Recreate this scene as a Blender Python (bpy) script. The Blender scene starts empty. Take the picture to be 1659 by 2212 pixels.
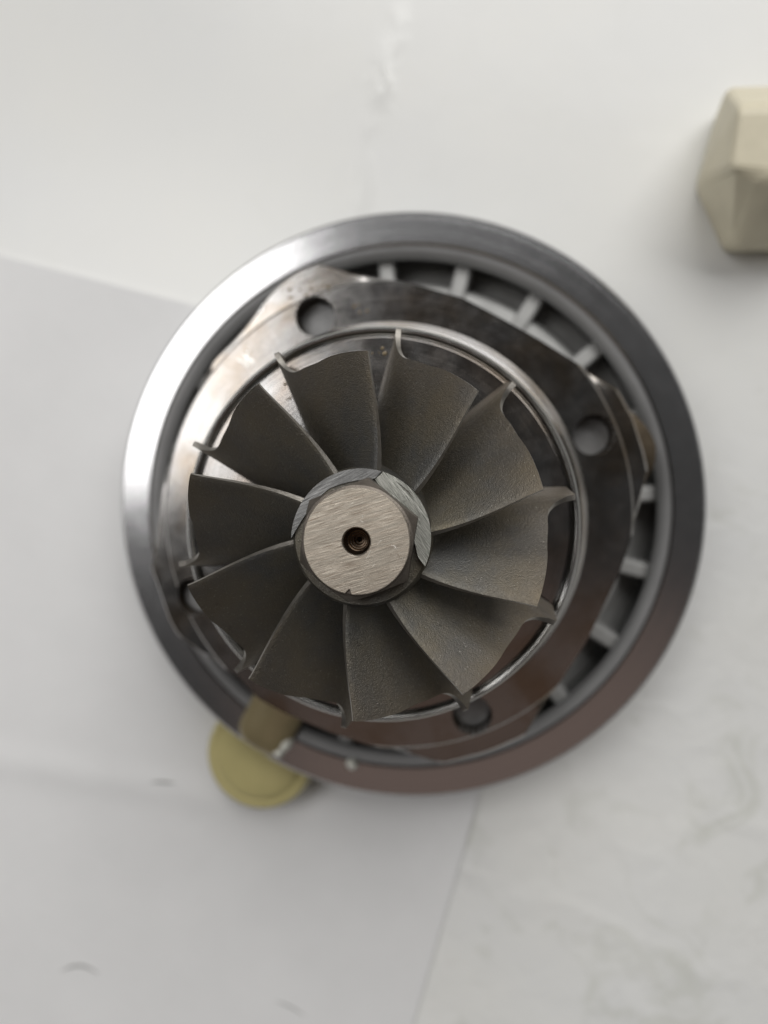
import bpy, bmesh, math, random
from mathutils import Vector, Matrix, noise
random.seed(7)
C = bpy.context.scene.collection
sc = bpy.context.scene
# ------------------------------------------------------------------ scale: 1 unit = 1 cm; MM turns millimetres into units
MM = 0.1
ZT = 90.0            # height of the shaft end above the table, in mm

# ------------------------------------------------------------------ camera
F = 1536.0           # focal length in pixels of a 1659 x 2212 picture
n = Vector((-155.0, -82.0, 1536.0)).normalized()       # world up seen from the camera
ex = Vector((1, 0, 0)); X = (ex - n * ex.dot(n)).normalized(); Y = n.cross(X)
R = Matrix((X, Y, n))                                  # camera frame -> world frame
D0 = 78.5
p0 = Vector((-60.0 * D0 / F, -64.0 * D0 / F, -D0))      # shaft end in the camera frame (mm)
CAMPOS = Vector((0, 0, ZT)) - R @ p0
cam_d = bpy.data.cameras.new('camera'); cam = bpy.data.objects.new('camera', cam_d); C.objects.link(cam)
cam.matrix_world = Matrix.Translation(CAMPOS * MM) @ R.to_4x4()
cam_d.sensor_fit = 'HORIZONTAL'; cam_d.sensor_width = 36; cam_d.lens = 36 * F / 1659
cam_d.clip_start = 0.1; cam_d.clip_end = 1000
cam_d.dof.use_dof = True; cam_d.dof.focus_distance = 8.2; cam_d.dof.aperture_fstop = 0.165
sc.camera = cam

def at(px, py, z):
    """point (mm) of the height z (mm above the table) that shows at px, py of the 1659 x 2212 picture"""
    d = R @ Vector(((px - 829.5) / F, (1106 - py) / F, -1))
    return CAMPOS + d * ((z - CAMPOS.z) / d.z)

# ------------------------------------------------------------------ light
w = bpy.data.worlds.new('World'); sc.world = w; w.use_nodes = True
w.node_tree.nodes['Background'].inputs[0].default_value = (0.62, 0.61, 0.60, 1)
w.node_tree.nodes['Background'].inputs[1].default_value = 0.075
def area(name, loc, target, sx, sy, radiance, col):
    l = bpy.data.lights.new(name, 'AREA'); l.shape = 'RECTANGLE'; l.size = sx; l.size_y = sy
    l.energy = radiance * math.pi * sx * sy; l.color = col
    o = bpy.data.objects.new(name, l); C.objects.link(o); o.location = loc
    o.rotation_euler = (Vector(target) - Vector(loc)).to_track_quat('-Z', 'Y').to_euler()
    return o
area('left_window', (-45, 22, 80), (-45, 22, 0), 48, 44, 4.0, (1.0, 0.985, 0.97))
area('far_window', (75, 215, 215), (0, 0, 5), 310, 210, 4.0, (1.0, 0.99, 0.97))
area('clothing_reflection_lamp', (3, -36, 80), (3, -36, 0), 54, 44, 0.13, (1.0, 0.66, 0.52))  # added lamp, stands in for brown clothing mirrored in the metal
area('pale_ceiling', (12, 47, 80), (12, 47, 0), 74, 30, 0.22, (1.0, 1.0, 1.0))
sc.view_settings.view_transform = 'Standard'; sc.view_settings.look = 'None'
sc.view_settings.exposure = 0; sc.view_settings.gamma = 1

# ------------------------------------------------------------------ helpers
def link(name, me, m=None, parent=None):
    o = bpy.data.objects.new(name, me); C.objects.link(o)
    if m: me.materials.append(m)
    if parent is not None: o.parent = parent
    return o
def mesh(name, verts, faces, m, parent=None, sharp=30, smooth=True):
    me = bpy.data.meshes.new(name)
    me.from_pydata([Vector(v) * MM for v in verts], [], faces)
    bm = bmesh.new(); bm.from_mesh(me)
    bmesh.ops.remove_doubles(bm, verts=bm.verts, dist=1e-5)
    bmesh.ops.recalc_face_normals(bm, faces=bm.faces); bm.to_mesh(me); bm.free()
    if smooth:
        for p in me.polygons: p.use_smooth = True
        me.set_sharp_from_angle(angle=math.radians(sharp))
    return link(name, me, m, parent)
def lathe(name, prof, m, parent=None, seg=160, closed=True, sharp=25, top=ZT):
    """prof: (r, z) in mm, z from the shaft end"""
    v = []; f = []; n_ = len(prof)
    for i in range(seg):
        a = 2 * math.pi * i / seg
        for r, z in prof: v.append((r * math.cos(a), r * math.sin(a), top + z))
    for i in range(seg):
        j = (i + 1) % seg
        for k in range(n_ if closed else n_ - 1):
            l = (k + 1) % n_
            f.append((i * n_ + k, j * n_ + k, j * n_ + l, i * n_ + l))
    return mesh(name, v, f, m, parent, sharp)
def bevel(o, wd, seg=2, ang=30):
    b = o.modifiers.new('bevel', 'BEVEL'); b.width = wd * MM; b.segments = seg
    b.limit_method = 'ANGLE'; b.angle_limit = math.radians(ang)
    return o
def tag(o, label=None, cat=None, kind=None, group=None):
    for k, v in (('label', label), ('category', cat), ('kind', kind), ('group', group)):
        if v: o[k] = v
    return o

# ------------------------------------------------------------------ materials
class NT:
    def __init__(s, name):
        s.m = bpy.data.materials.new(name); s.m.use_nodes = True; s.t = s.m.node_tree
        s.b = s.t.nodes['Principled BSDF']; s.co = s.t.nodes.new('ShaderNodeTexCoord')
    def n(s, typ, **kw):
        x = s.t.nodes.new(typ)
        for k, v in kw.items():
            if hasattr(x, k): setattr(x, k, v)
            else: x.inputs[k].default_value = v
        return x
    def l(s, a, b): s.t.links.new(a, b)
    def mapped(s, scale=(1, 1, 1), rot=(0, 0, 0)):
        mp = s.n('ShaderNodeMapping'); mp.inputs['Scale'].default_value = scale; mp.inputs['Rotation'].default_value = rot
        s.l(s.co.outputs['Object'], mp.inputs['Vector']); return mp.outputs[0]
    def rotated(s, scale, rot):
        a = s.mapped((1, 1, 1), (0, 0, rot)); mp = s.n('ShaderNodeMapping'); mp.inputs['Scale'].default_value = scale
        s.l(a, mp.inputs['Vector']); return mp.outputs[0]
    def noise(s, scale, detail=4, rough=0.5, vec=None, dist=0.0):
        x = s.n('ShaderNodeTexNoise'); x.inputs['Scale'].default_value = scale; x.inputs['Detail'].default_value = detail
        x.inputs['Roughness'].default_value = rough; x.inputs['Distortion'].default_value = dist
        s.l(vec if vec is not None else s.co.outputs['Object'], x.inputs['Vector']); return x.outputs['Fac']
    def ramp(s, fac, stops):
        x = s.n('ShaderNodeValToRGB'); e = x.color_ramp.elements
        while len(e) < len(stops): e.new(0.5)
        for i, (p, c) in enumerate(stops):
            e[i].position = p; e[i].color = (c, c, c, 1) if isinstance(c, (int, float)) else (*c, 1)
        s.l(fac, x.inputs[0]); return x.outputs[0]
    def mix(s, fac, a, b):
        x = s.n('ShaderNodeMix', data_type='RGBA')
        for sock, v in ((x.inputs[0], fac), (x.inputs[6], a), (x.inputs[7], b)):
            if isinstance(v, (int, float)): sock.default_value = v
            elif isinstance(v, tuple): sock.default_value = (*v, 1)
            else: s.l(v, sock)
        return x.outputs[2]
    def math(s, op, a, b):
        x = s.n('ShaderNodeMath', operation=op)
        for i, v in enumerate((a, b)):
            if isinstance(v, (int, float)): x.inputs[i].default_value = v
            else: s.l(v, x.inputs[i])
        return x.outputs[0]
    def bump(s, h, strength, dist, prev=None):
        x = s.n('ShaderNodeBump'); x.inputs['Strength'].default_value = strength; x.inputs['Distance'].default_value = dist
        s.l(h, x.inputs['Height'])
        if prev: s.l(prev, x.inputs['Normal'])
        return x.outputs[0]
    def set(s, **kw):
        for k, v in kw.items():
            i = s.b.inputs[k.replace('_', ' ')]
            if isinstance(v, (int, float)): i.default_value = v
            elif isinstance(v, tuple): i.default_value = (*v, 1)
            else: s.l(v, i)
        return s.m

def m_cast_blade():
    s = NT('blasted_alloy')
    oi = s.n('ShaderNodeObjectInfo'); off = s.n('ShaderNodeVectorMath', operation='SCALE'); off.inputs[0].default_value = (31, 17, 23)
    s.l(oi.outputs['Random'], off.inputs['Scale'])
    av = s.n('ShaderNodeVectorMath', operation='ADD'); s.l(s.co.outputs['Object'], av.inputs[0]); s.l(off.outputs[0], av.inputs[1]); vv = av.outputs[0]
    big = s.noise(1.3, 4, 0.6, vv); fine = s.noise(28, 3, 0.6, vv); grit = s.noise(75, 2, 0.5, vv)
    col = s.mix(s.ramp(big, [(0.35, 0.0), (0.68, 1.0)]), (0.12, 0.119, 0.114), (0.165, 0.147, 0.11))
    sep = s.n('ShaderNodeSeparateXYZ'); s.l(s.co.outputs['Object'], sep.inputs[0])
    rr = s.math('SQRT', s.math('ADD', s.math('MULTIPLY', sep.outputs[0], sep.outputs[0]), s.math('MULTIPLY', sep.outputs[1], sep.outputs[1])), 0)
    rr = s.math('MULTIPLY', s.math('ADD', rr, s.math('MULTIPLY', big, 1.2)), 0.3)
    col = s.mix(s.ramp(rr, [(0.50, 0.0), (0.95, 0.6)]), col, (0.155, 0.122, 0.088))   # brown heat tint on the outer half
    col = s.mix(s.ramp(fine, [(0.6, 0.0), (0.8, 0.35)]), col, (0.30, 0.285, 0.25))
    col = s.mix(s.ramp(s.noise(5, 7, 0.75, vv), [(0.62, 0.0), (0.72, 0.75)]), col, (0.06, 0.055, 0.05))
    col = s.mix(s.ramp(s.noise(45, 2, 0.5, vv), [(0.68, 0.0), (0.74, 0.6)]), col, (0.42, 0.40, 0.36))
    b = s.bump(grit, 0.6, 0.014); b = s.bump(fine, 0.3, 0.02, b)
    return s.set(Base_Color=col, Metallic=0.85, Roughness=s.ramp(fine, [(0.3, 0.42), (0.7, 0.58)]), Normal=b)
def m_turned(name, col, rough, aniso, tint=(0.3, 0.25, 0.2), tintamt=0.3, lines=0.02, spots=0.45, rv=0.3):
    s = NT(name)
    tg = s.n('ShaderNodeTangent', direction_type='RADIAL', axis='Z')
    s.l(tg.outputs[0], s.b.inputs['Tangent'])
    sep = s.n('ShaderNodeSeparateXYZ'); s.l(s.co.outputs['Object'], sep.inputs[0])
    r2 = s.math('SQRT', s.math('ADD', s.math('MULTIPLY', sep.outputs[0], sep.outputs[0]), s.math('MULTIPLY', sep.outputs[1], sep.outputs[1])), 0)
    cmb = s.n('ShaderNodeCombineXYZ'); s.l(r2, cmb.inputs[0]); s.l(sep.outputs[2], cmb.inputs[1])
    ln = s.noise(60, 2, 0.6, cmb.outputs[0]); ln2 = s.noise(7, 2, 0.5, cmb.outputs[0])
    blot = s.noise(0.9, 5, 0.6, dist=0.4)
    c = s.mix(s.ramp(blot, [(0.42, 0.0), (0.66, tintamt)]), col, tint)
    c = s.mix(s.ramp(ln2, [(0.35, 0.18), (0.6, 0.0)]), c, tuple(x * 0.7 for x in col))
    c = s.mix(s.ramp(s.noise(5, 5, 0.7), [(0.62, 0.0), (0.74, spots)]), c, (0.14, 0.11, 0.08))
    rg = s.math('ADD', s.ramp(s.noise(3, 6, 0.65), [(0.3, rough * (1 - rv)), (0.75, rough * (1 + rv))]), 0)
    b = s.bump(ln, 0.5, lines * 0.2); b = s.bump(s.noise(2.5, 4, 0.6), 0.05, 0.02, b)
    return s.set(Base_Color=c, Metallic=1.0, Roughness=rg, Anisotropic=aniso, Normal=b)
def m_brushed(name, col, dark, rot):
    s = NT(name)
    v = s.rotated((4, 130, 130), rot); v2 = s.rotated((1.5, 40, 40), rot)
    st = s.noise(1, 5, 0.65, v); st2 = s.noise(1, 3, 0.5, v2)
    c = s.mix(s.ramp(st, [(0.36, 1.0), (0.6, 0.0)]), col, dark)
    c = s.mix(s.ramp(st2, [(0.42, 0.55), (0.6, 0.0)]), c, tuple(0.5 * x for x in col))
    c = s.mix(s.ramp(s.noise(9, 5, 0.7), [(0.62, 0), (0.7, 0.6)]), c, dark)
    b = s.bump(st, 0.6, 0.006)
    return s.set(Base_Color=c, Metallic=1.0, Roughness=s.ramp(st, [(0.3, 0.55), (0.7, 0.36)]), Normal=b)
def m_plain(name, col, metal, rough, bscale=20, bstr=0.2, var=0.25, bd=0.02, **kw):
    s = NT(name)
    c = s.mix(s.ramp(s.noise(bscale * 0.12, 5, 0.6), [(0.35, 0.0), (0.7, 1.0)]), col, tuple(x * (1 - var) for x in col))
    b = s.bump(s.noise(bscale, 4, 0.6), bstr, bd)
    return s.set(Base_Color=c, Metallic=metal, Roughness=rough, Normal=b, **kw)

M_blade = m_cast_blade()
M_ring = m_turned('machined_ring_metal', (0.60, 0.60, 0.61), 0.16, 0.45, (0.57, 0.56, 0.555), 0.12, spots=0.0, rv=0.1, lines=0.016)
M_flange = m_turned('oiled_machined_iron', (0.35, 0.34, 0.33), 0.17, 0.25, (0.24, 0.185, 0.13), 0.8)
M_flange_side = m_plain('dark_scaled_iron', (0.115, 0.09, 0.062), 0.9, 0.48, 14, 0.3, 0.5)
M_lip = m_turned('bright_turned_lip', (0.48, 0.48, 0.47), 0.22, 0.4, (0.4, 0.36, 0.28), 0.3)
M_shield = m_turned('stained_steel_shield', (0.33, 0.325, 0.32), 0.2, 0.15, (0.25, 0.19, 0.14), 0.7)
M_cast = m_plain('sand_cast_iron', (0.40, 0.40, 0.39), 0.2, 0.6, 16, 0.35, 0.2)
M_edge = m_plain('worn_blade_edge', (0.33, 0.31, 0.28), 0.9, 0.42, 40, 0.4, 0.4, 0.012)
M_ledge = m_plain('matt_bored_metal', (0.28, 0.28, 0.28), 0.5, 0.5, 10, 0.1, 0.15)
M_bolt = m_plain('greasy_stud_end', (0.27, 0.27, 0.27), 0.6, 0.45, 12, 0.3, 0.3)
M_brush = m_brushed('brushed_shaft_steel', (0.78, 0.715, 0.61), (0.27, 0.21, 0.16), math.radians(-17))
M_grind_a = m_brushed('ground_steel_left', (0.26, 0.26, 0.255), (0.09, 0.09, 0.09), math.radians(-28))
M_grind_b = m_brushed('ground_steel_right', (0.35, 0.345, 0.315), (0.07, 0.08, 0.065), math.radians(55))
M_hex = m_plain('dark_oxide_steel', (0.20, 0.175, 0.15), 0.85, 0.45, 40, 0.5, 0.35, 0.012)
M_bore = m_plain('bore_oxide', (0.07, 0.05, 0.035), 0.9, 0.3, 30, 0.2)
M_copper = m_plain('coppery_bore_edge', (0.45, 0.24, 0.10), 1.0, 0.3, 30, 0.2)

# ------------------------------------------------------------------ the setting: table and its marks
def m_table():
    s = NT('smudged_white_tabletop')
    sep = s.n('ShaderNodeSeparateXYZ'); s.l(s.co.outputs['Object'], sep.inputs[0])
    # film wrinkles live on the near right of the table
    reg = s.math('ADD', s.math('MULTIPLY', sep.outputs[0], 0.16), s.math('MULTIPLY', sep.outputs[1], -0.20))
    reg = s.ramp(reg, [(0.35, 0.0), (1.0, 1.0)])
    smud = s.noise(0.55, 6, 0.62, dist=1.2); smud2 = s.noise(1.1, 7, 0.7, dist=0.8)
    c = s.mix(s.ramp(s.noise(0.22, 3, 0.5), [(0.35, 0), (0.7, 1)]), (0.80, 0.80, 0.775), (0.775, 0.78, 0.77))
    c = s.mix(s.math('MULTIPLY', s.ramp(smud, [(0.55, 0), (0.75, 0.7)]), s.math('ADD', s.math('MULTIPLY', reg, 0.9), 0.1)), c, (0.58, 0.59, 0.53))
    c = s.mix(s.math('MULTIPLY', s.ramp(smud2, [(0.64, 0), (0.76, 0.6)]), s.math('ADD', s.math('MULTIPLY', reg, 0.85), 0.06)), c, (0.54, 0.53, 0.45))
    vor = s.n('ShaderNodeTexVoronoi', feature='DISTANCE_TO_EDGE'); vor.inputs['Scale'].default_value = 0.32
    wv = s.n('ShaderNodeMapping'); 
    nz = s.n('ShaderNodeTexNoise'); nz.inputs['Scale'].default_value = 0.5; nz.inputs['Detail'].default_value = 3
    s.l(s.co.outputs['Object'], nz.inputs['Vector'])
    addv = s.n('ShaderNodeVectorMath', operation='ADD'); s.l(s.co.outputs['Object'], addv.inputs[0])
    sc2 = s.n('ShaderNodeVectorMath', operation='SCALE'); s.l(nz.outputs['Color'], sc2.inputs[0]); sc2.inputs['Scale'].default_value = 1.6
    s.l(sc2.outputs[0], addv.inputs[1]); s.l(addv.outputs[0], vor.inputs['Vector'])
    cre = s.ramp(vor.outputs['Distance'], [(0.0, 1.0), (0.12, 0.0)])
    h = s.math('ADD', s.math('MULTIPLY', cre, 0.5), s.noise(0.9, 5, 0.6, dist=1.0))
    h = s.math('MULTIPLY', h, reg)
    b = s.bump(h, 0.22, 0.12); b = s.bump(s.noise(0.35, 4, 0.5), 0.12, 0.2, b)
    # a glossy ridge in the film running away from the viewer
    pa, pb = at(850, 40, 0) * MM, at(800, 330, 0) * MM; sl = (pb.x - pa.x) / (pb.y - pa.y)
    lx = s.math('SUBTRACT', sep.outputs[0], s.math('ADD', s.math('MULTIPLY', s.math('SUBTRACT', sep.outputs[1], pa.y), sl), pa.x))
    wob = s.math('MULTIPLY', s.math('SUBTRACT', s.noise(0.8, 3, 0.6), 0.5), 0.8)
    d2 = s.math('ABSOLUTE', s.math('ADD', lx, wob), 0)
    ridge = s.math('MULTIPLY', s.ramp(s.math('MULTIPLY', d2, 2.2), [(0.0, 1.0), (1.0, 0.0)]), s.ramp(sep.outputs[1], [(0.0, 0.0), (1.0, 1.0)]))
    ridge = s.math('MULTIPLY', ridge, s.ramp(s.noise(0.7, 1, 0.5), [(0.4, 0.0), (0.65, 1.0)]))
    b = s.bump(ridge, 0.12, 0.2, b)
    ro = s.math('SUBTRACT', 0.32, s.math('MULTIPLY', ridge, 0.25))
    return s.set(Base_Color=c, Roughness=ro, Normal=b, Specular_IOR_Level=0.5, Coat_Weight=0.15, Coat_Roughness=0.2)
tv = [(-1500, -1500, 0), (1500, -1500, 0), (1500, 1500, 0), (-1500, 1500, 0), (-1500, -1500, -30), (1500, -1500, -30), (1500, 1500, -30), (-1500, 1500, -30)]
table = mesh('tabletop', tv, [(0, 1, 2, 3), (7, 6, 5, 4), (0, 4, 5, 1), (1, 5, 6, 2), (2, 6, 7, 3), (3, 7, 4, 0)], m_table(), smooth=False)
tag(table, kind='structure')

# sheet of paper
M_paper = m_plain('grey_white_paper', (0.775, 0.775, 0.775), 0, 0.65, 3, 0.15, 0.05, 0.05)
def paper():
    # measured corners: the far right corner lies under the cartridge
    c = at(1476 * .864, 1019 * .864, 0); rgt = at(1090 * .864, 2560 * .864, 0); lft = at(0, 640 * .864, 0)
    u = (lft - c).normalized(); v = (rgt - c).normalized()
    v = (v - u * v.dot(u)).normalized()
    nx, ny = 60, 70; L1, L2 = 297, 210
    vs = []; fs = []
    for k in (0.9, 0.75):
        for j in range(ny + 1):
            for i in range(nx + 1):
                p = c + u * (L1 * i / nx) + v * (L2 * j / ny)
                h = k + 0.35 * (noise.noise(Vector((p.x, p.y, 0)) * 0.012) + 0.5)
                # a soft crease
                d = (p.y - at(200, 1672, 0).y) + (p.x - at(200, 1672, 0).x) * 0.12
                h += 0.55 * math.exp(-(d / 3.0) ** 2) * max(0, min(1, (10 - p.x) / 60))
                vs.append((p.x, p.y, h))
    W = (nx + 1) * (ny + 1)
    for j in range(ny):
        for i in range(nx):
            a = j * (nx + 1) + i
            fs.append((a, a + 1, a + nx + 2, a + nx + 1)); fs.append((W + a, W + a + nx + 1, W + a + nx + 2, W + a + 1))
    ring = [i for i in range(nx + 1)] + [j * (nx + 1) + nx for j in range(1, ny + 1)] + [ny * (nx + 1) + i for i in range(nx - 1, -1, -1)] + [j * (nx + 1) for j in range(ny - 1, 0, -1)]
    for a, b in zip(ring, ring[1:] + ring[:1]): fs.append((a, W + a, W + b, b))
    return mesh('paper_sheet', vs, fs, M_paper, sharp=40)
pp = paper(); tag(pp, 'plain pale grey sheet of paper lying on the tabletop under the metal cartridge', 'paper sheet')
def stroke(name, pts, wd, m, parent, z):
    """a thin flat mark or fibre lying on a sheet"""
    P = [at(x, y, z) for x, y in pts]; vs = []; fs = []; N = len(P)
    for i, p in enumerate(P):
        t = (P[min(i + 1, N - 1)] - P[max(i - 1, 0)]).normalized(); q = Vector((-t.y, t.x, 0))
        k = wd * math.sin(math.pi * (i + 0.5) / N) / 2
        for a in range(6):
            an = a * math.pi / 3
            vs.append(p + q * k * math.cos(an) + Vector((0, 0, abs(k) * 0.5 * math.sin(an) + 0.1)))
    for i in range(N - 1):
        for a in range(6):
            b = (a + 1) % 6; fs.append((i * 6 + a, i * 6 + b, i * 6 + 6 + b, i * 6 + 6 + a))
    fs.append(tuple(range(6))); fs.append(tuple((N - 1) * 6 + a for a in range(5, -1, -1)))
    return mesh(name, vs, fs, m, parent)
M_mark = m_plain('grey_smudge', (0.33, 0.33, 0.32), 0, 0.7, 5, 0.1)
def arc(x0, y0, x1, y1, sag, n_=9):
    return [(x0 + (x1 - x0) * i / n_, y0 + (y1 - y0) * i / n_ - sag * math.sin(math.pi * i / n_)) for i in range(n_ + 1)]
stroke('smudge', arc(132, 2098, 214, 2104, 16), 0.7, M_mark, pp, 1.15)
stroke('smudge', arc(595, 2162, 660, 2195, 4), 0.45, M_mark, pp, 1.15)
stroke('smudge', arc(325, 1690, 380, 1692, 2), 0.6, M_mark, pp, 1.5)

# ------------------------------------------------------------------ the cartridge
core = bpy.data.objects.new('turbocharger_cartridge', None); C.objects.link(core); core.empty_display_size = 1
tag(core, 'turbocharger cartridge standing on end with its dark ten-bladed turbine wheel facing up', 'turbocharger')

# compressor side backplate: the wide ring
bp = lathe('backplate_ring', [(59.0, -66.4), (53.45, -66.4), (53.15, -66.6), (53.1, -80), (53.14, -82), (57.23, -82), (59.62, -81), (59.75, -79), (59.75, -67.3), (59.5, -66.75)], M_ring, core, seg=256, sharp=15)
lathe('inner_ledge', [(53.12, -66.95), (52.9, -66.9), (51.0, -67.7), (50.7, -68.2), (51.3, -68.8), (52.6, -70.2), (52.6, -80), (53.12, -80)], M_ledge, bp, seg=256, sharp=40)
body = lathe('bearing_housing', [(20, -46), (32, -52), (37, -62), (42.5, -69.0), (45.8, -70.4), (48.3, -75.5), (52.5, -78.5), (52.5, -83), (30, -89.9), (12, -89.9), (12, -46)], M_cast, core, seg=160)
rv = []; 
def rib_mesh():
    # radial web, mm, along +x
    prof = [(32, -62), (41, -68.3), (52.4, -69.8), (52.4, -80), (32, -79.5)]
    vs = []; k = 1.55
    for s_ in (-1, 1):
        for x, z in prof:
            vs.append((x, s_ * (k if z > -75 else k + 0.5), z + ZT))
    fs = [(0, 1, 2, 3, 4), (9, 8, 7, 6, 5)] + [(i, (i + 1) % 5, 5 + (i + 1) % 5, 5 + i) for i in range(5)]
    return vs, fs
v_, f_ = rib_mesh()
rib0 = mesh('rib', v_, f_, M_cast, body, smooth=False); bevel(rib0, 0.7, 3)
for k in range(1, 20):
    c_ = rib0.copy(); C.objects.link(c_); c_.parent = body; c_.rotation_euler = (0, 0, math.radians(4 + 18 * k))
rib0.rotation_euler = (0, 0, math.radians(4))

# turbine side flange, outline measured from the photograph on its own plane
OUT = [(690,568),(760,590),(870,612),(1000,648),(1080,690),(1160,735),(1240,785),(1300,820),(1335,840),(1370,905),(1392,975),(1401,1016),(1385,1082),(1358,1166),(1336,1229),(1267,1375),(1188,1499),(1134,1592),(1050,1628),(957,1652),(882,1629),(778,1595),(715,1574),(615,1532),(565,1504),(516,1453),(453,1422),(383,1374),(364,1340),(325,1226),(335,1181),(337,1157),(349,1052),(360,1013),(392,929),(420,865),(461,777),(499,740),(530,706),(582,635),(613,606),(650,580)]
ZF = ZT - 45.5
poly = [at(x, y, ZF) for x, y in OUT]
def rad(th):
    d = Vector((math.cos(th), math.sin(th)))
    best = None
    for a, b in zip(poly, poly[1:] + poly[:1]):
        e = (b - a).to_2d(); den = d.x * e.y - d.y * e.x
        if abs(den) < 1e-9: continue
        t = (a.x * e.y - a.y * e.x) / den; u_ = (a.x * d.y - a.y * d.x) / den
        if t > 0 and -1e-6 <= u_ <= 1 + 1e-6: best = t if best is None else max(best, t)
    return best or 46
SEG = 240
sections = [  # (kind, radius or offset, z)
    ('c', 20, -54), ('c', 25.5, -38), ('c', 25.6, -43.6), ('c', 31.0, -43.6), ('k', 40.0, -43.6), ('k', 40.4, -43.95), ('k', 40.8, -45.3), ('f', -0.4, -45.4), ('f', 0, -45.9), ('f', 0, -50.5), ('g', 0, -51), ('g', 0, -55.5), ('c', 33, -57), ('c', 20, -57)]
rs = [rad(2 * math.pi * i / SEG) for i in range(SEG)]
def bulge(th):
    d = math.degrees(th); d = (d + 180) % 360 - 180
    return 4.2 * math.exp(-((d - 16) / 9.5) ** 2)
vs = []; fs = []; K = len(sections)
for i in range(SEG):
    th = 2 * math.pi * i / SEG
    for kd, o_, z in sections:
        r = o_ if kd == 'c' else min(o_, rs[i] - (40.8 - o_) * 0.12 - 0.02) if kd == 'k' else rs[i] + o_ + (bulge(th) if kd == 'g' else 0)
        if kd == 'g': r -= 0.7
        vs.append((r * math.cos(th), r * math.sin(th), ZT + z))
for i in range(SEG):
    j = (i + 1) % SEG
    for k in range(K):
        l = (k + 1) % K; fs.append((i * K + k, j * K + k, j * K + l, i * K + l))
fl = mesh('turbine_flange', vs, fs, M_flange, core, sharp=28)
fl.data.materials.append(M_flange_side)
# bolt holes cut into the flange face
cut = bmesh.new()
HOLES = [at(680, 683, ZT - 43.6), at(1284, 940, ZT - 43.6), at(1020, 1545, ZT - 43.6), at(417, 1290, ZT - 43.6)]
for h in HOLES:
    mt = Matrix.Translation(Vector((h.x, h.y, ZT - 43.6 - 1.3)) * MM)
    bmesh.ops.create_cone(cut, cap_ends=True, segments=40, radius1=3.42 * MM, radius2=3.42 * MM, depth=8.6 * MM, matrix=mt)
cm = bpy.data.meshes.new('cutter'); cut.to_mesh(cm); cut.free(); co_ = bpy.data.objects.new('cutter', cm); C.objects.link(co_)
bo = fl.modifiers.new('holes', 'BOOLEAN'); bo.object = co_; bo.operation = 'DIFFERENCE'; bo.solver = 'EXACT'
dg = bpy.context.evaluated_depsgraph_get(); ne = bpy.data.meshes.new_from_object(fl.evaluated_get(dg))
fl.modifiers.clear(); fl.data = ne; bpy.data.objects.remove(co_)
for p in ne.polygons:
    c_ = p.center; r_ = math.hypot(c_.x, c_.y) / MM; z_ = c_.z / MM - ZT
    p.material_index = 1 if z_ < -46 or (z_ < -45.33 and p.normal.z > 0.6 and r_ > 30) and random.random() < 0 or (p.normal.z < 0.6 and z_ < -43.8 and r_ > 36.5 and min(math.hypot(c_.x / MM - h.x, c_.y / MM - h.y) for h in HOLES) > 3.6) else 0
    p.use_smooth = True
ne.set_sharp_from_angle(angle=math.radians(28))

# studs seated low in the bolt holes
for h in HOLES:
    vv = []; ff = []
    for i in range(28):
        a = 2 * math.pi * i / 28
        for r, z in ((3.4, -49.5), (3.4, -47.9), (3.1, -47.6)): vv.append((h.x + r * math.cos(a), h.y + r * math.sin(a), ZT + z))
    for i in range(28):
        j = (i + 1) % 28
        for k in range(2): ff.append((i * 3 + k, j * 3 + k, j * 3 + k + 1, i * 3 + k + 1))
    ff.append(tuple(i * 3 + 2 for i in range(28))); ff.append(tuple(i * 3 for i in range(27, -1, -1)))
    mesh('hole_bottom', vv, ff, M_bolt, fl, sharp=40)

# raised spigot and rolled lip round the wheel
spg = lathe('spigot', [(26.75, -28), (26.75, -22.6), (26.95, -22.2), (27.3, -21.97), (27.75, -21.95), (28.0, -22.2), (28.1, -23.0), (28.4, -24.5), (29.2, -30), (29.8, -31), (30.6, -33.4), (31.2, -34.2), (31.4, -35.2), (31.5, -43.9), (26.2, -43.9)], M_lip, core, seg=220, sharp=35)
spg.data.materials.append(M_flange)
for p in spg.data.polygons:
    if math.hypot(p.center.x, p.center.y) / MM > 28.3 or p.center.z / MM - ZT < -24: p.material_index = 1
lathe('heat_shield', [(26.9, -25.5), (26.7, -22.55), (26.55, -22.5), (26.45, -22.28), (24.8, -22.25), (24.2, -22.2), (20, -22.18), (10, -22.15), (6, -22.15), (6, -25), (26, -25.5)], M_shield, core, seg=160, sharp=35)

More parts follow.
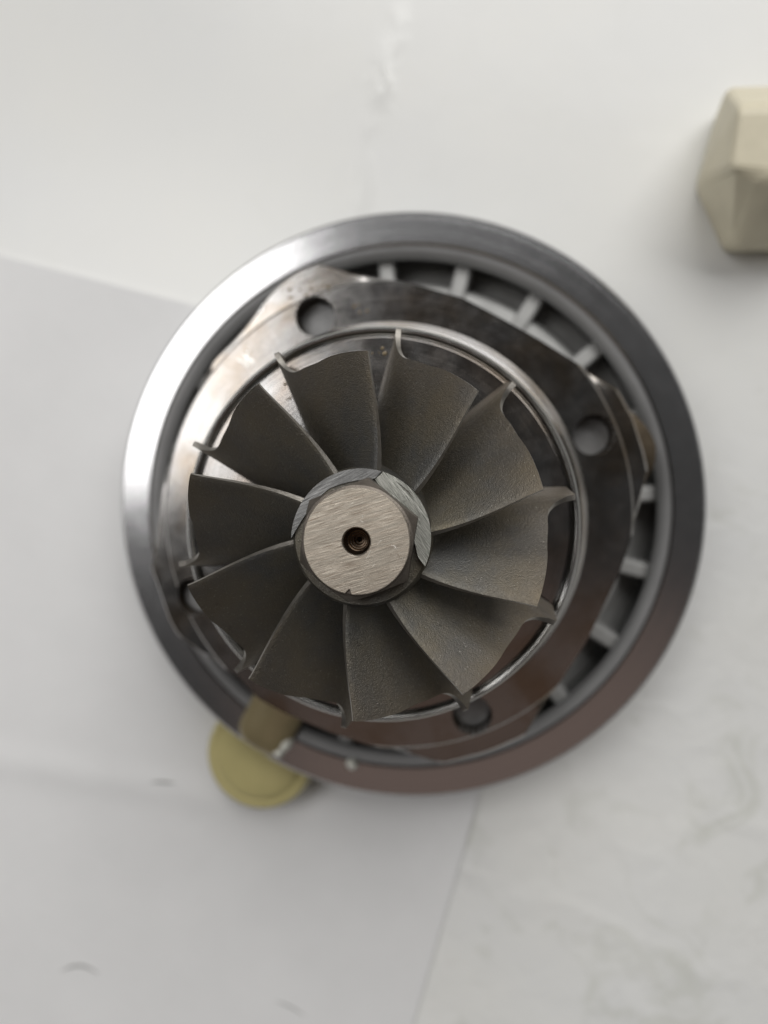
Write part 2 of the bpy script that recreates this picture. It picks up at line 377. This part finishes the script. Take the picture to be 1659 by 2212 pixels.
# turbine wheel
wheel = lathe('turbine_wheel', [(2.2, -3.9), (7.75, -3.9), (8.05, -4.2), (8.25, -5.2), (8.3, -7.5), (8.7, -11), (9.4, -14.5), (10.6, -17.5), (11.8, -19.6), (12.3, -20.5), (12.1, -21.2), (2.2, -21.2)], M_blade, core, seg=160, sharp=35)
SH = [(-3.5, 21.45, 0), (-4.7, 21.6, 5.5), (-6.8, 21.8, 12.7), (-8.8, 21.85, 18.0), (-10.3, 22.1, 22.6), (-11.7, 22.4, 27.1), (-12.6, 23.4, 29.4), (-13.1, 24.8, 30.4), (-13.35, 25.7, 30.6), (-13.5, 26.1, 30.6), (-14.2, 26.3, 30.7), (-17.0, 26.35, 31.2), (-20.9, 26.35, 32.4)]
HB = [(-4.8, 8.0, -11.8), (-6.1, 8.0, -4.5), (-7.6, 8.2, 3.0), (-9.1, 8.3, 10.0), (-10.5, 8.6, 16.5), (-11.7, 8.8, 21.5), (-12.9, 9.1, 25.5), (-14.1, 9.3, 28.5), (-15.2, 9.7, 31.0), (-16.6, 10.2, 33.5), (-18.0, 10.8, 35.5), (-19.4, 11.5, 37.2), (-20.9, 12.0, 38.5)]
def interp(tab, t):
    x = t * (len(tab) - 1); i = min(int(x), len(tab) - 2); f = x - i
    g = lambda k: tab[max(0, min(len(tab) - 1, k))]
    a, b, c, d = g(i - 1), g(i), g(i + 1), g(i + 2)
    return [0.5 * (2 * b[q] + (c[q] - a[q]) * f + (2 * a[q] - 5 * b[q] + 4 * c[q] - d[q]) * f * f + (3 * b[q] - a[q] - 3 * c[q] + d[q]) * f ** 3) for q in range(3)]
def blade_mesh():
    NU, NV = 60, 26; P = []
    for i in range(NU + 1):
        s_ = interp(SH, i / NU); h_ = interp(HB, i / NU); row = []
        for j in range(NV + 1):
            v = j / NV
            z = h_[0] + (s_[0] - h_[0]) * v; r = h_[1] + (s_[1] - h_[1]) * v
            e = 1 - (1 - v) ** 1.35                 # the trailing edge leans most near the hub
            th = math.radians(h_[2] + (s_[2] - h_[2]) * (e * (1 - i / NU) + v * i / NU))
            row.append(Vector((r * math.cos(th), r * math.sin(th), z + ZT)))
        P.append(row)
    vs = []; side = []
    for sgn in (1, -1):
        base = len(vs)
        for i in range(NU + 1):
            for j in range(NV + 1):
                du = P[min(i + 1, NU)][j] - P[max(i - 1, 0)][j]; dv = P[i][min(j + 1, NV)] - P[i][max(j - 1, 0)]
                nn = du.cross(dv).normalized()
                v = j / NV; th = (0.30 + 0.45 * min(1, i / NU * 2)) * (1 - v) ** 1.6 + 0.24 + 0.10 * max(0, min(1, (i / NU - 0.4) * 5))
                if i < 2: th *= (0.6, 0.9)[i]
                vs.append(P[i][j] + nn * th * sgn)
        side.append(base)
    fs = []; W = NV + 1
    for s_, b in enumerate(side):
        for i in range(NU):
            for j in range(NV):
                a = b + i * W + j; fs.append((a, a + 1, a + W + 1, a + W) if s_ else (a, a + W, a + W + 1, a + 1))
    rim = [j for j in range(W)] + [i * W + NV for i in range(1, NU + 1)] + [NU * W + j for j in range(NV - 1, -1, -1)] + [i * W for i in range(NU - 1, 0, -1)]
    o2 = side[1]
    for a, b in zip(rim, rim[1:] + rim[:1]): fs.append((a, b, o2 + b, o2 + a))
    return vs, fs, len(rim)
v_, f_, nrim = blade_mesh()
bl = mesh('blade', v_, f_, M_blade, wheel, sharp=50); bl.data.materials.append(M_edge)
for p in list(bl.data.polygons)[-nrim:]: p.material_index = 1
BA = [87.4 - 36 * k for k in range(10)]
for k in range(1, 10):
    c_ = bl.copy(); C.objects.link(c_); c_.parent = wheel; c_.rotation_euler = (0, 0, math.radians(BA[k]))
bl.rotation_euler = (0, 0, math.radians(BA[0]))

# hexagonal boss
def crop5(x, y, z):   # a point of the nut close-up
    return at((700 + x / 4.1475) * .864, (1130 + y / 4.1475) * .864, z)
vs = []; fs = []
def hexr(th, R_):
    a = (math.degrees(th) - 21) % 60; return R_ * math.cos(math.radians(30)) / math.cos(math.radians(a - 30))
NS = 120
prof = [(1.7, -3.6, 0), (1.7, -0.35, 0), (5.9, -0.35, 0), (6.25, -0.5, 1), (7.12, -0.95, 1), (7.15, -3.95, 1)]
for i in range(NS):
    th = 2 * math.pi * (i + 0.0) / NS + math.radians(21)
    for r, z, hx in prof:
        rr = min(r, hexr(th, 7.15)) if not (r > 7) else hexr(th, 7.15)
        # the chamfer leaves a round crown with dropping corners
        zz = z if r < 7 else (-0.55 - 1.1 * max(0, rr - 6.25) if z > -2 else z)
        vs.append((rr * math.cos(th), rr * math.sin(th), ZT + zz))
for i in range(NS):
    j = (i + 1) % NS
    for k in range(6): fs.append((i * 6 + k, j * 6 + k, j * 6 + (k + 1) % 6, i * 6 + (k + 1) % 6))
hexo = mesh('hex_boss', vs, fs, M_hex, wheel, sharp=20)
# the hex top is capped by the brushed end face with its centre drilling and a nick in the rim
def end_face():
    vs = []; fs = []; N = 144
    rings = [(5.95, -0.5), (5.95, -0.08), (5.87, 0.0), (3.6, 0.0), (1.66, 0.0), (1.55, -0.12), (1.5, -0.5)]
    for i in range(N):
        th = 2 * math.pi * i / N
        for r, z in rings:
            vs.append([r * math.cos(th), r * math.sin(th), ZT + z])
    K_ = len(rings); nk = math.radians(-98.5)
    for i in range(N):
        th = 2 * math.pi * i / N; d = (th - nk + math.pi) % (2 * math.pi) - math.pi
        dd = abs(d) / math.radians(3.4)
        if dd < 1:
            for k in (0, 1, 2):
                q = vs[i * K_ + k]; f = 1 - 0.125 * (1 - dd) ** 0.8; q[0] *= f; q[1] *= f
    for i in range(N):
        j = (i + 1) % N
        for k in range(K_ - 1): fs.append((i * K_ + k, j * K_ + k, j * K_ + k + 1, i * K_ + k + 1))
    return mesh('shaft_end_face', vs, fs, M_brush, wheel, sharp=30)
end_face()
# hollow out the hex beneath the face: dark centre drilling with coppery steps
lathe('centre_drilling', [(1.52, -0.3), (1.5, -1.0), (1.2, -1.5), (1.1, -1.55), (1.0, -1.9), (0.85, -1.95), (0.8, -2.3), (0.6, -2.35), (0.5, -2.8), (0.3, -2.85), (0.2, -3.2), (0.001, -3.3), (0.001, -3.55), (1.6, -3.55)], M_bore, wheel, seg=64, sharp=15)
for r, z in ((1.08, -1.56), (0.83, -1.95), (0.58, -2.35), (0.3, -2.83)):
    k = 0.035
    lathe('bore_step', [(r - k, z), (r, z + k), (r + k, z), (r, z - k)], M_copper, wheel, seg=48, sharp=60)

# ground balance flats on the collar round the hex
def facet(name, pts, m, lift, dirn, slope):
    z = ZT - 3.9
    P = [crop5(x, y, z) for x, y in pts]; vs = [(p.x, p.y, z + lift - slope * (p.x * math.cos(dirn) + p.y * math.sin(dirn) - 6.4)) for p in P] + [(p.x, p.y, z - 0.3) for p in P]; N = len(P)
    fs = [tuple(range(N)), tuple(range(2 * N - 1, N - 1, -1))] + [(i, (i + 1) % N, N + (i + 1) % N, N + i) for i in range(N)]
    return mesh(name, vs, fs, m, wheel, smooth=False)
def carc(a0, a1, n_=22, r=722, cx=846, cy=892):
    return [(cx + r * math.cos(math.radians(a0 + (a1 - a0) * i / n_)), cy - r * math.sin(math.radians(a0 + (a1 - a0) * i / n_))) for i in range(n_ + 1)]
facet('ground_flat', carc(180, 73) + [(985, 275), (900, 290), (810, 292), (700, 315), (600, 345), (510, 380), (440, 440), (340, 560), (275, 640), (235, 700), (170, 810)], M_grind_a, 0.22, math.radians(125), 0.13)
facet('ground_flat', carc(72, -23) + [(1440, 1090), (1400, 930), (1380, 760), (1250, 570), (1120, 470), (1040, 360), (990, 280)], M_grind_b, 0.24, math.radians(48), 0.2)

# ------------------------------------------------------------------ yellow cap and an added olive patch, cream block
M_yel = m_plain('translucent_yellow_plastic', (0.60, 0.53, 0.25), 0, 0.12, 6, 0.05, 0.15, 0.02, Coat_Weight=0.6, Coat_Roughness=0.12)
M_olive = m_plain('olive_patch_gloss', (0.38, 0.31, 0.17), 0.1, 0.25, 6, 0.05, 0.3, 0.02, Coat_Weight=0.7, Coat_Roughness=0.06)
capc = at(566, 1627, 8)
def spin_at(name, c, prof, m, parent, seg=72, sharp=40):
    vs = []; fs = []; K_ = len(prof)
    for i in range(seg):
        a = 2 * math.pi * i / seg
        for r, z in prof: vs.append((c.x + r * math.cos(a), c.y + r * math.sin(a), z))
    for i in range(seg):
        j = (i + 1) % seg
        for k in range(K_ - 1): fs.append((i * K_ + k, j * K_ + k, j * K_ + k + 1, i * K_ + k + 1))
    return mesh(name, vs, fs, m, parent, sharp)
cap = bpy.data.objects.new('plastic_plug', None); C.objects.link(cap); cap.location = Vector((capc.x, capc.y, 1.2)) * MM
tag(cap, 'round yellow plastic plug with an added olive piece for the reflection-like patch on the metal ring', 'plug')
def child_at(o, root):
    bpy.context.view_layer.update(); o.parent = root; o.matrix_parent_inverse = root.matrix_world.inverted()
d1 = spin_at('dome', capc, [(0.001, 11.4), (5, 11.4), (8.6, 11.3), (9.6, 10.9), (10.1, 10.4), (10.8, 10.5), (11.6, 10.5), (12.3, 10.0), (12.8, 9.0), (12.9, 7.4), (12.8, 6.4), (12.2, 5.6), (11.5, 1.6), (0.001, 1.6)], M_yel, None)
child_at(d1, cap)
tag(core)

# olive solid added for the reflection-like patch, pale bead for its white highlight
M_bright = m_plain('fresh_scratch', (0.85, 0.83, 0.78), 1.0, 0.35, 20, 0.2, 0.05)
def low_tube(name, path, half, height, m, parent, z0, K_=16):
    P = [at(x, y, z0) for x, y in path]; vs = []; fs = []; N = len(P)
    for i, p in enumerate(P):
        t = (P[min(i + 1, N - 1)] - P[max(i - 1, 0)]).normalized(); q = Vector((-t.y, t.x, 0))
        for a in range(K_ + 1):
            an = math.pi * a / K_
            vs.append(p + q * half[i] * math.cos(an) + Vector((0, 0, height[i] * math.sin(an))))
    W = K_ + 1
    for i in range(N - 1):
        for a in range(W):
            b = (a + 1) % W; fs.append((i * W + a, i * W + b, (i + 1) * W + b, (i + 1) * W + a))
    fs.append(tuple(range(W))); fs.append(tuple((N - 1) * W + a for a in range(W - 1, -1, -1)))
    return mesh(name, vs, fs, m, parent, sharp=60)
ax0 = Vector((606, 1520)); ax1 = Vector((553, 1618)); zr = ZT - 66.35
N_ = 14; path = [tuple(ax0.lerp(ax1, i / (N_ - 1))) for i in range(N_)]
hw = [5.9 if i < N_ - 5 else 5.9 * math.sqrt(max(0.02, 1 - ((i - (N_ - 6)) / 5.2) ** 2 * 0.8)) for i in range(N_)]
hh = [2.6 if i < N_ - 5 else 2.6 * math.sqrt(max(0.01, 1 - ((i - (N_ - 6)) / 5.05) ** 2)) for i in range(N_)]
M_pale = m_plain('pale_highlight', (0.80, 0.80, 0.72), 0, 0.2, 6, 0.1, 0.1, 0.02, Coat_Weight=0.5)  # pale colour stands in for white highlights
child_at(low_tube('olive_patch', path, hw, hh, M_olive, None, zr), cap)
child_at(low_tube('highlight_bead', [(632 - 6.2 * i, 1588 + 7.5 * i) for i in range(7)], [0.4, 1.3, 1.6, 1.4, 1.1, 1.5, 0.4], [0.3, 1.6, 2.0, 1.9, 1.6, 2.0, 0.4], M_pale, None, zr), cap)
low_tube('highlight_drop', [(767 - 2 * i, 1640 + 3.4 * i) for i in range(7)], [0.3, 1.0, 1.3, 1.4, 1.3, 1.0, 0.3], [0.3, 1.1, 1.5, 1.6, 1.5, 1.1, 0.3], M_pale, core, zr)  # added drop in place of a white glint on the ring

for pts in ([(848, 645), (858, 668), (852, 690)], [(835, 712), (862, 728)], [(1150, 968), (1190, 975), (1208, 1010)], [(1185, 1000), (1198, 978)], [(1010, 960), (1050, 915)], [(720, 560), (765, 520)], [(960, 1190), (980, 1160)], [(1262, 1130), (1272, 1085)], [(890, 1110), (925, 1060), (940, 1020)]):
    low_tube('scratch', [((700 + x / 4.1475) * .864, (1130 + y / 4.1475) * .864) for x, y in pts], [0.02] + [0.035] * (len(pts) - 2) + [0.02], [0.02] * len(pts), M_bright, wheel, ZT - 0.005, K_=6)
# dried oil spots on flange and shield
M_oil = m_plain('dried_oil', (0.20, 0.145, 0.07), 0.3, 0.15, 20, 0.2, 0.4, 0.02, Coat_Weight=0.8, Coat_Roughness=0.08)
ro_ = random.Random(5)
for cx, cy, sx, sy, nn, zz in ((650, 632, 42, 12, 11, -45.36), (705, 632, 10, 14, 5, -43.6), (634, 838, 22, 26, 8, -22.19), (498, 1000, 22, 10, 4, -22.19), (815, 758, 16, 8, 4, -22.19), (778, 668, 16, 14, 4, -43.6)):
    for q in range(nn):
        x = cx + ro_.uniform(-sx, sx); y = cy + ro_.uniform(-sy, sy); r = ro_.uniform(1.5, 5.5); a = ro_.uniform(0, 6.28)
        d_ = Vector((math.cos(a), math.sin(a))) * r
        low_tube('oil_spot', [(x - d_.x, y - d_.y), (x - d_.x * 0.6, y - d_.y * 0.6), (x, y), (x + d_.x * 0.6, y + d_.y * 0.6), (x + d_.x, y + d_.y)], [0.02, r * 0.045, r * 0.06, r * 0.045, 0.02], [0.01, 0.09, 0.12, 0.09, 0.01], M_oil, fl, ZT + zz, K_=8)
for q in range(13):
    a = ro_.uniform(-2.6, -0.4) if q % 3 else ro_.uniform(0.3, 2.8); L_ = ro_.uniform(6, 17); x = 532 + ro_.uniform(-8, 8); y = 778 + ro_.uniform(-9, 9)
    b_ = a + ro_.uniform(-0.5, 0.5)
    low_tube('scratch', [(x, y), (x + L_ * 0.5 * math.cos(a), y - L_ * 0.5 * math.sin(a)), (x + L_ * math.cos(b_), y - L_ * math.sin(b_))], [0.05, 0.14, 0.05], [0.03, 0.07, 0.03], M_bright, fl, ZT - 43.61, K_=6)
# bright scratches on the oily flange
M_scr = m_plain('bright_scratch', (0.9, 0.9, 0.88), 1.0, 0.25, 20, 0.2, 0.05)
for pts in ([(536, 752), (535, 765), (533, 778), (531, 788)], [(512, 776), (520, 781), (528, 784)], [(524, 790), (532, 787), (541, 790)], [(531, 770), (540, 776), (548, 785)], [(522, 765), (530, 772), (536, 776)], [(560, 672), (567, 664), (571, 655)], [(555, 676), (562, 674), (569, 666)]):
    q = low_tube('scratch', pts, [0.08] + [0.2] * (len(pts) - 2) + [0.08], [0.05] * len(pts), M_scr, fl, ZT - (43.62 if pts[0][1] > 700 else 45.42), K_=6)

def block():
    # faceted cream lump, its outline hexagonal from above
    zt = 22.0
    base = [(1513, 380), (1570, 186), (1760, 180), (1840, 365), (1770, 532), (1583, 536)]
    mid = [at(x, y, 8) for x, y in base]; c0 = sum((p for p in mid), Vector()) / 6
    top = [at(x, y, zt) for x, y in ((1578, 372), (1590, 232), (1745, 225), (1800, 345), (1730, 405), (1660, 380))]
    bot = [c0 + (p - c0) * 0.92 for p in mid]
    vs = [(p.x, p.y, 0.05) for p in bot] + [(p.x, p.y, 8.0) for p in mid] + [(p.x, p.y, zt + (1 if i in (1, 2) else 0)) for i, p in enumerate(top)]
    fs = [tuple(range(5, -1, -1)), tuple(range(12, 18))]
    for b in (0, 6):
        for i in range(6): fs.append((b + i, b + (i + 1) % 6, b + 6 + (i + 1) % 6, b + 6 + i))
    fs[1:2] = [(12, 13, 17), (13, 14, 17), (14, 15, 16), (14, 16, 17)]
    o = mesh('plastic_block', vs, fs, m_plain('cream_plastic', (0.76, 0.70, 0.53), 0, 0.45, 9, 0.12, 0.12, 0.05), smooth=False)
    return bevel(o, 1.6, 3, 15)
tag(block(), 'cream faceted plastic block standing on the white tabletop away from the cartridge', 'plastic block')
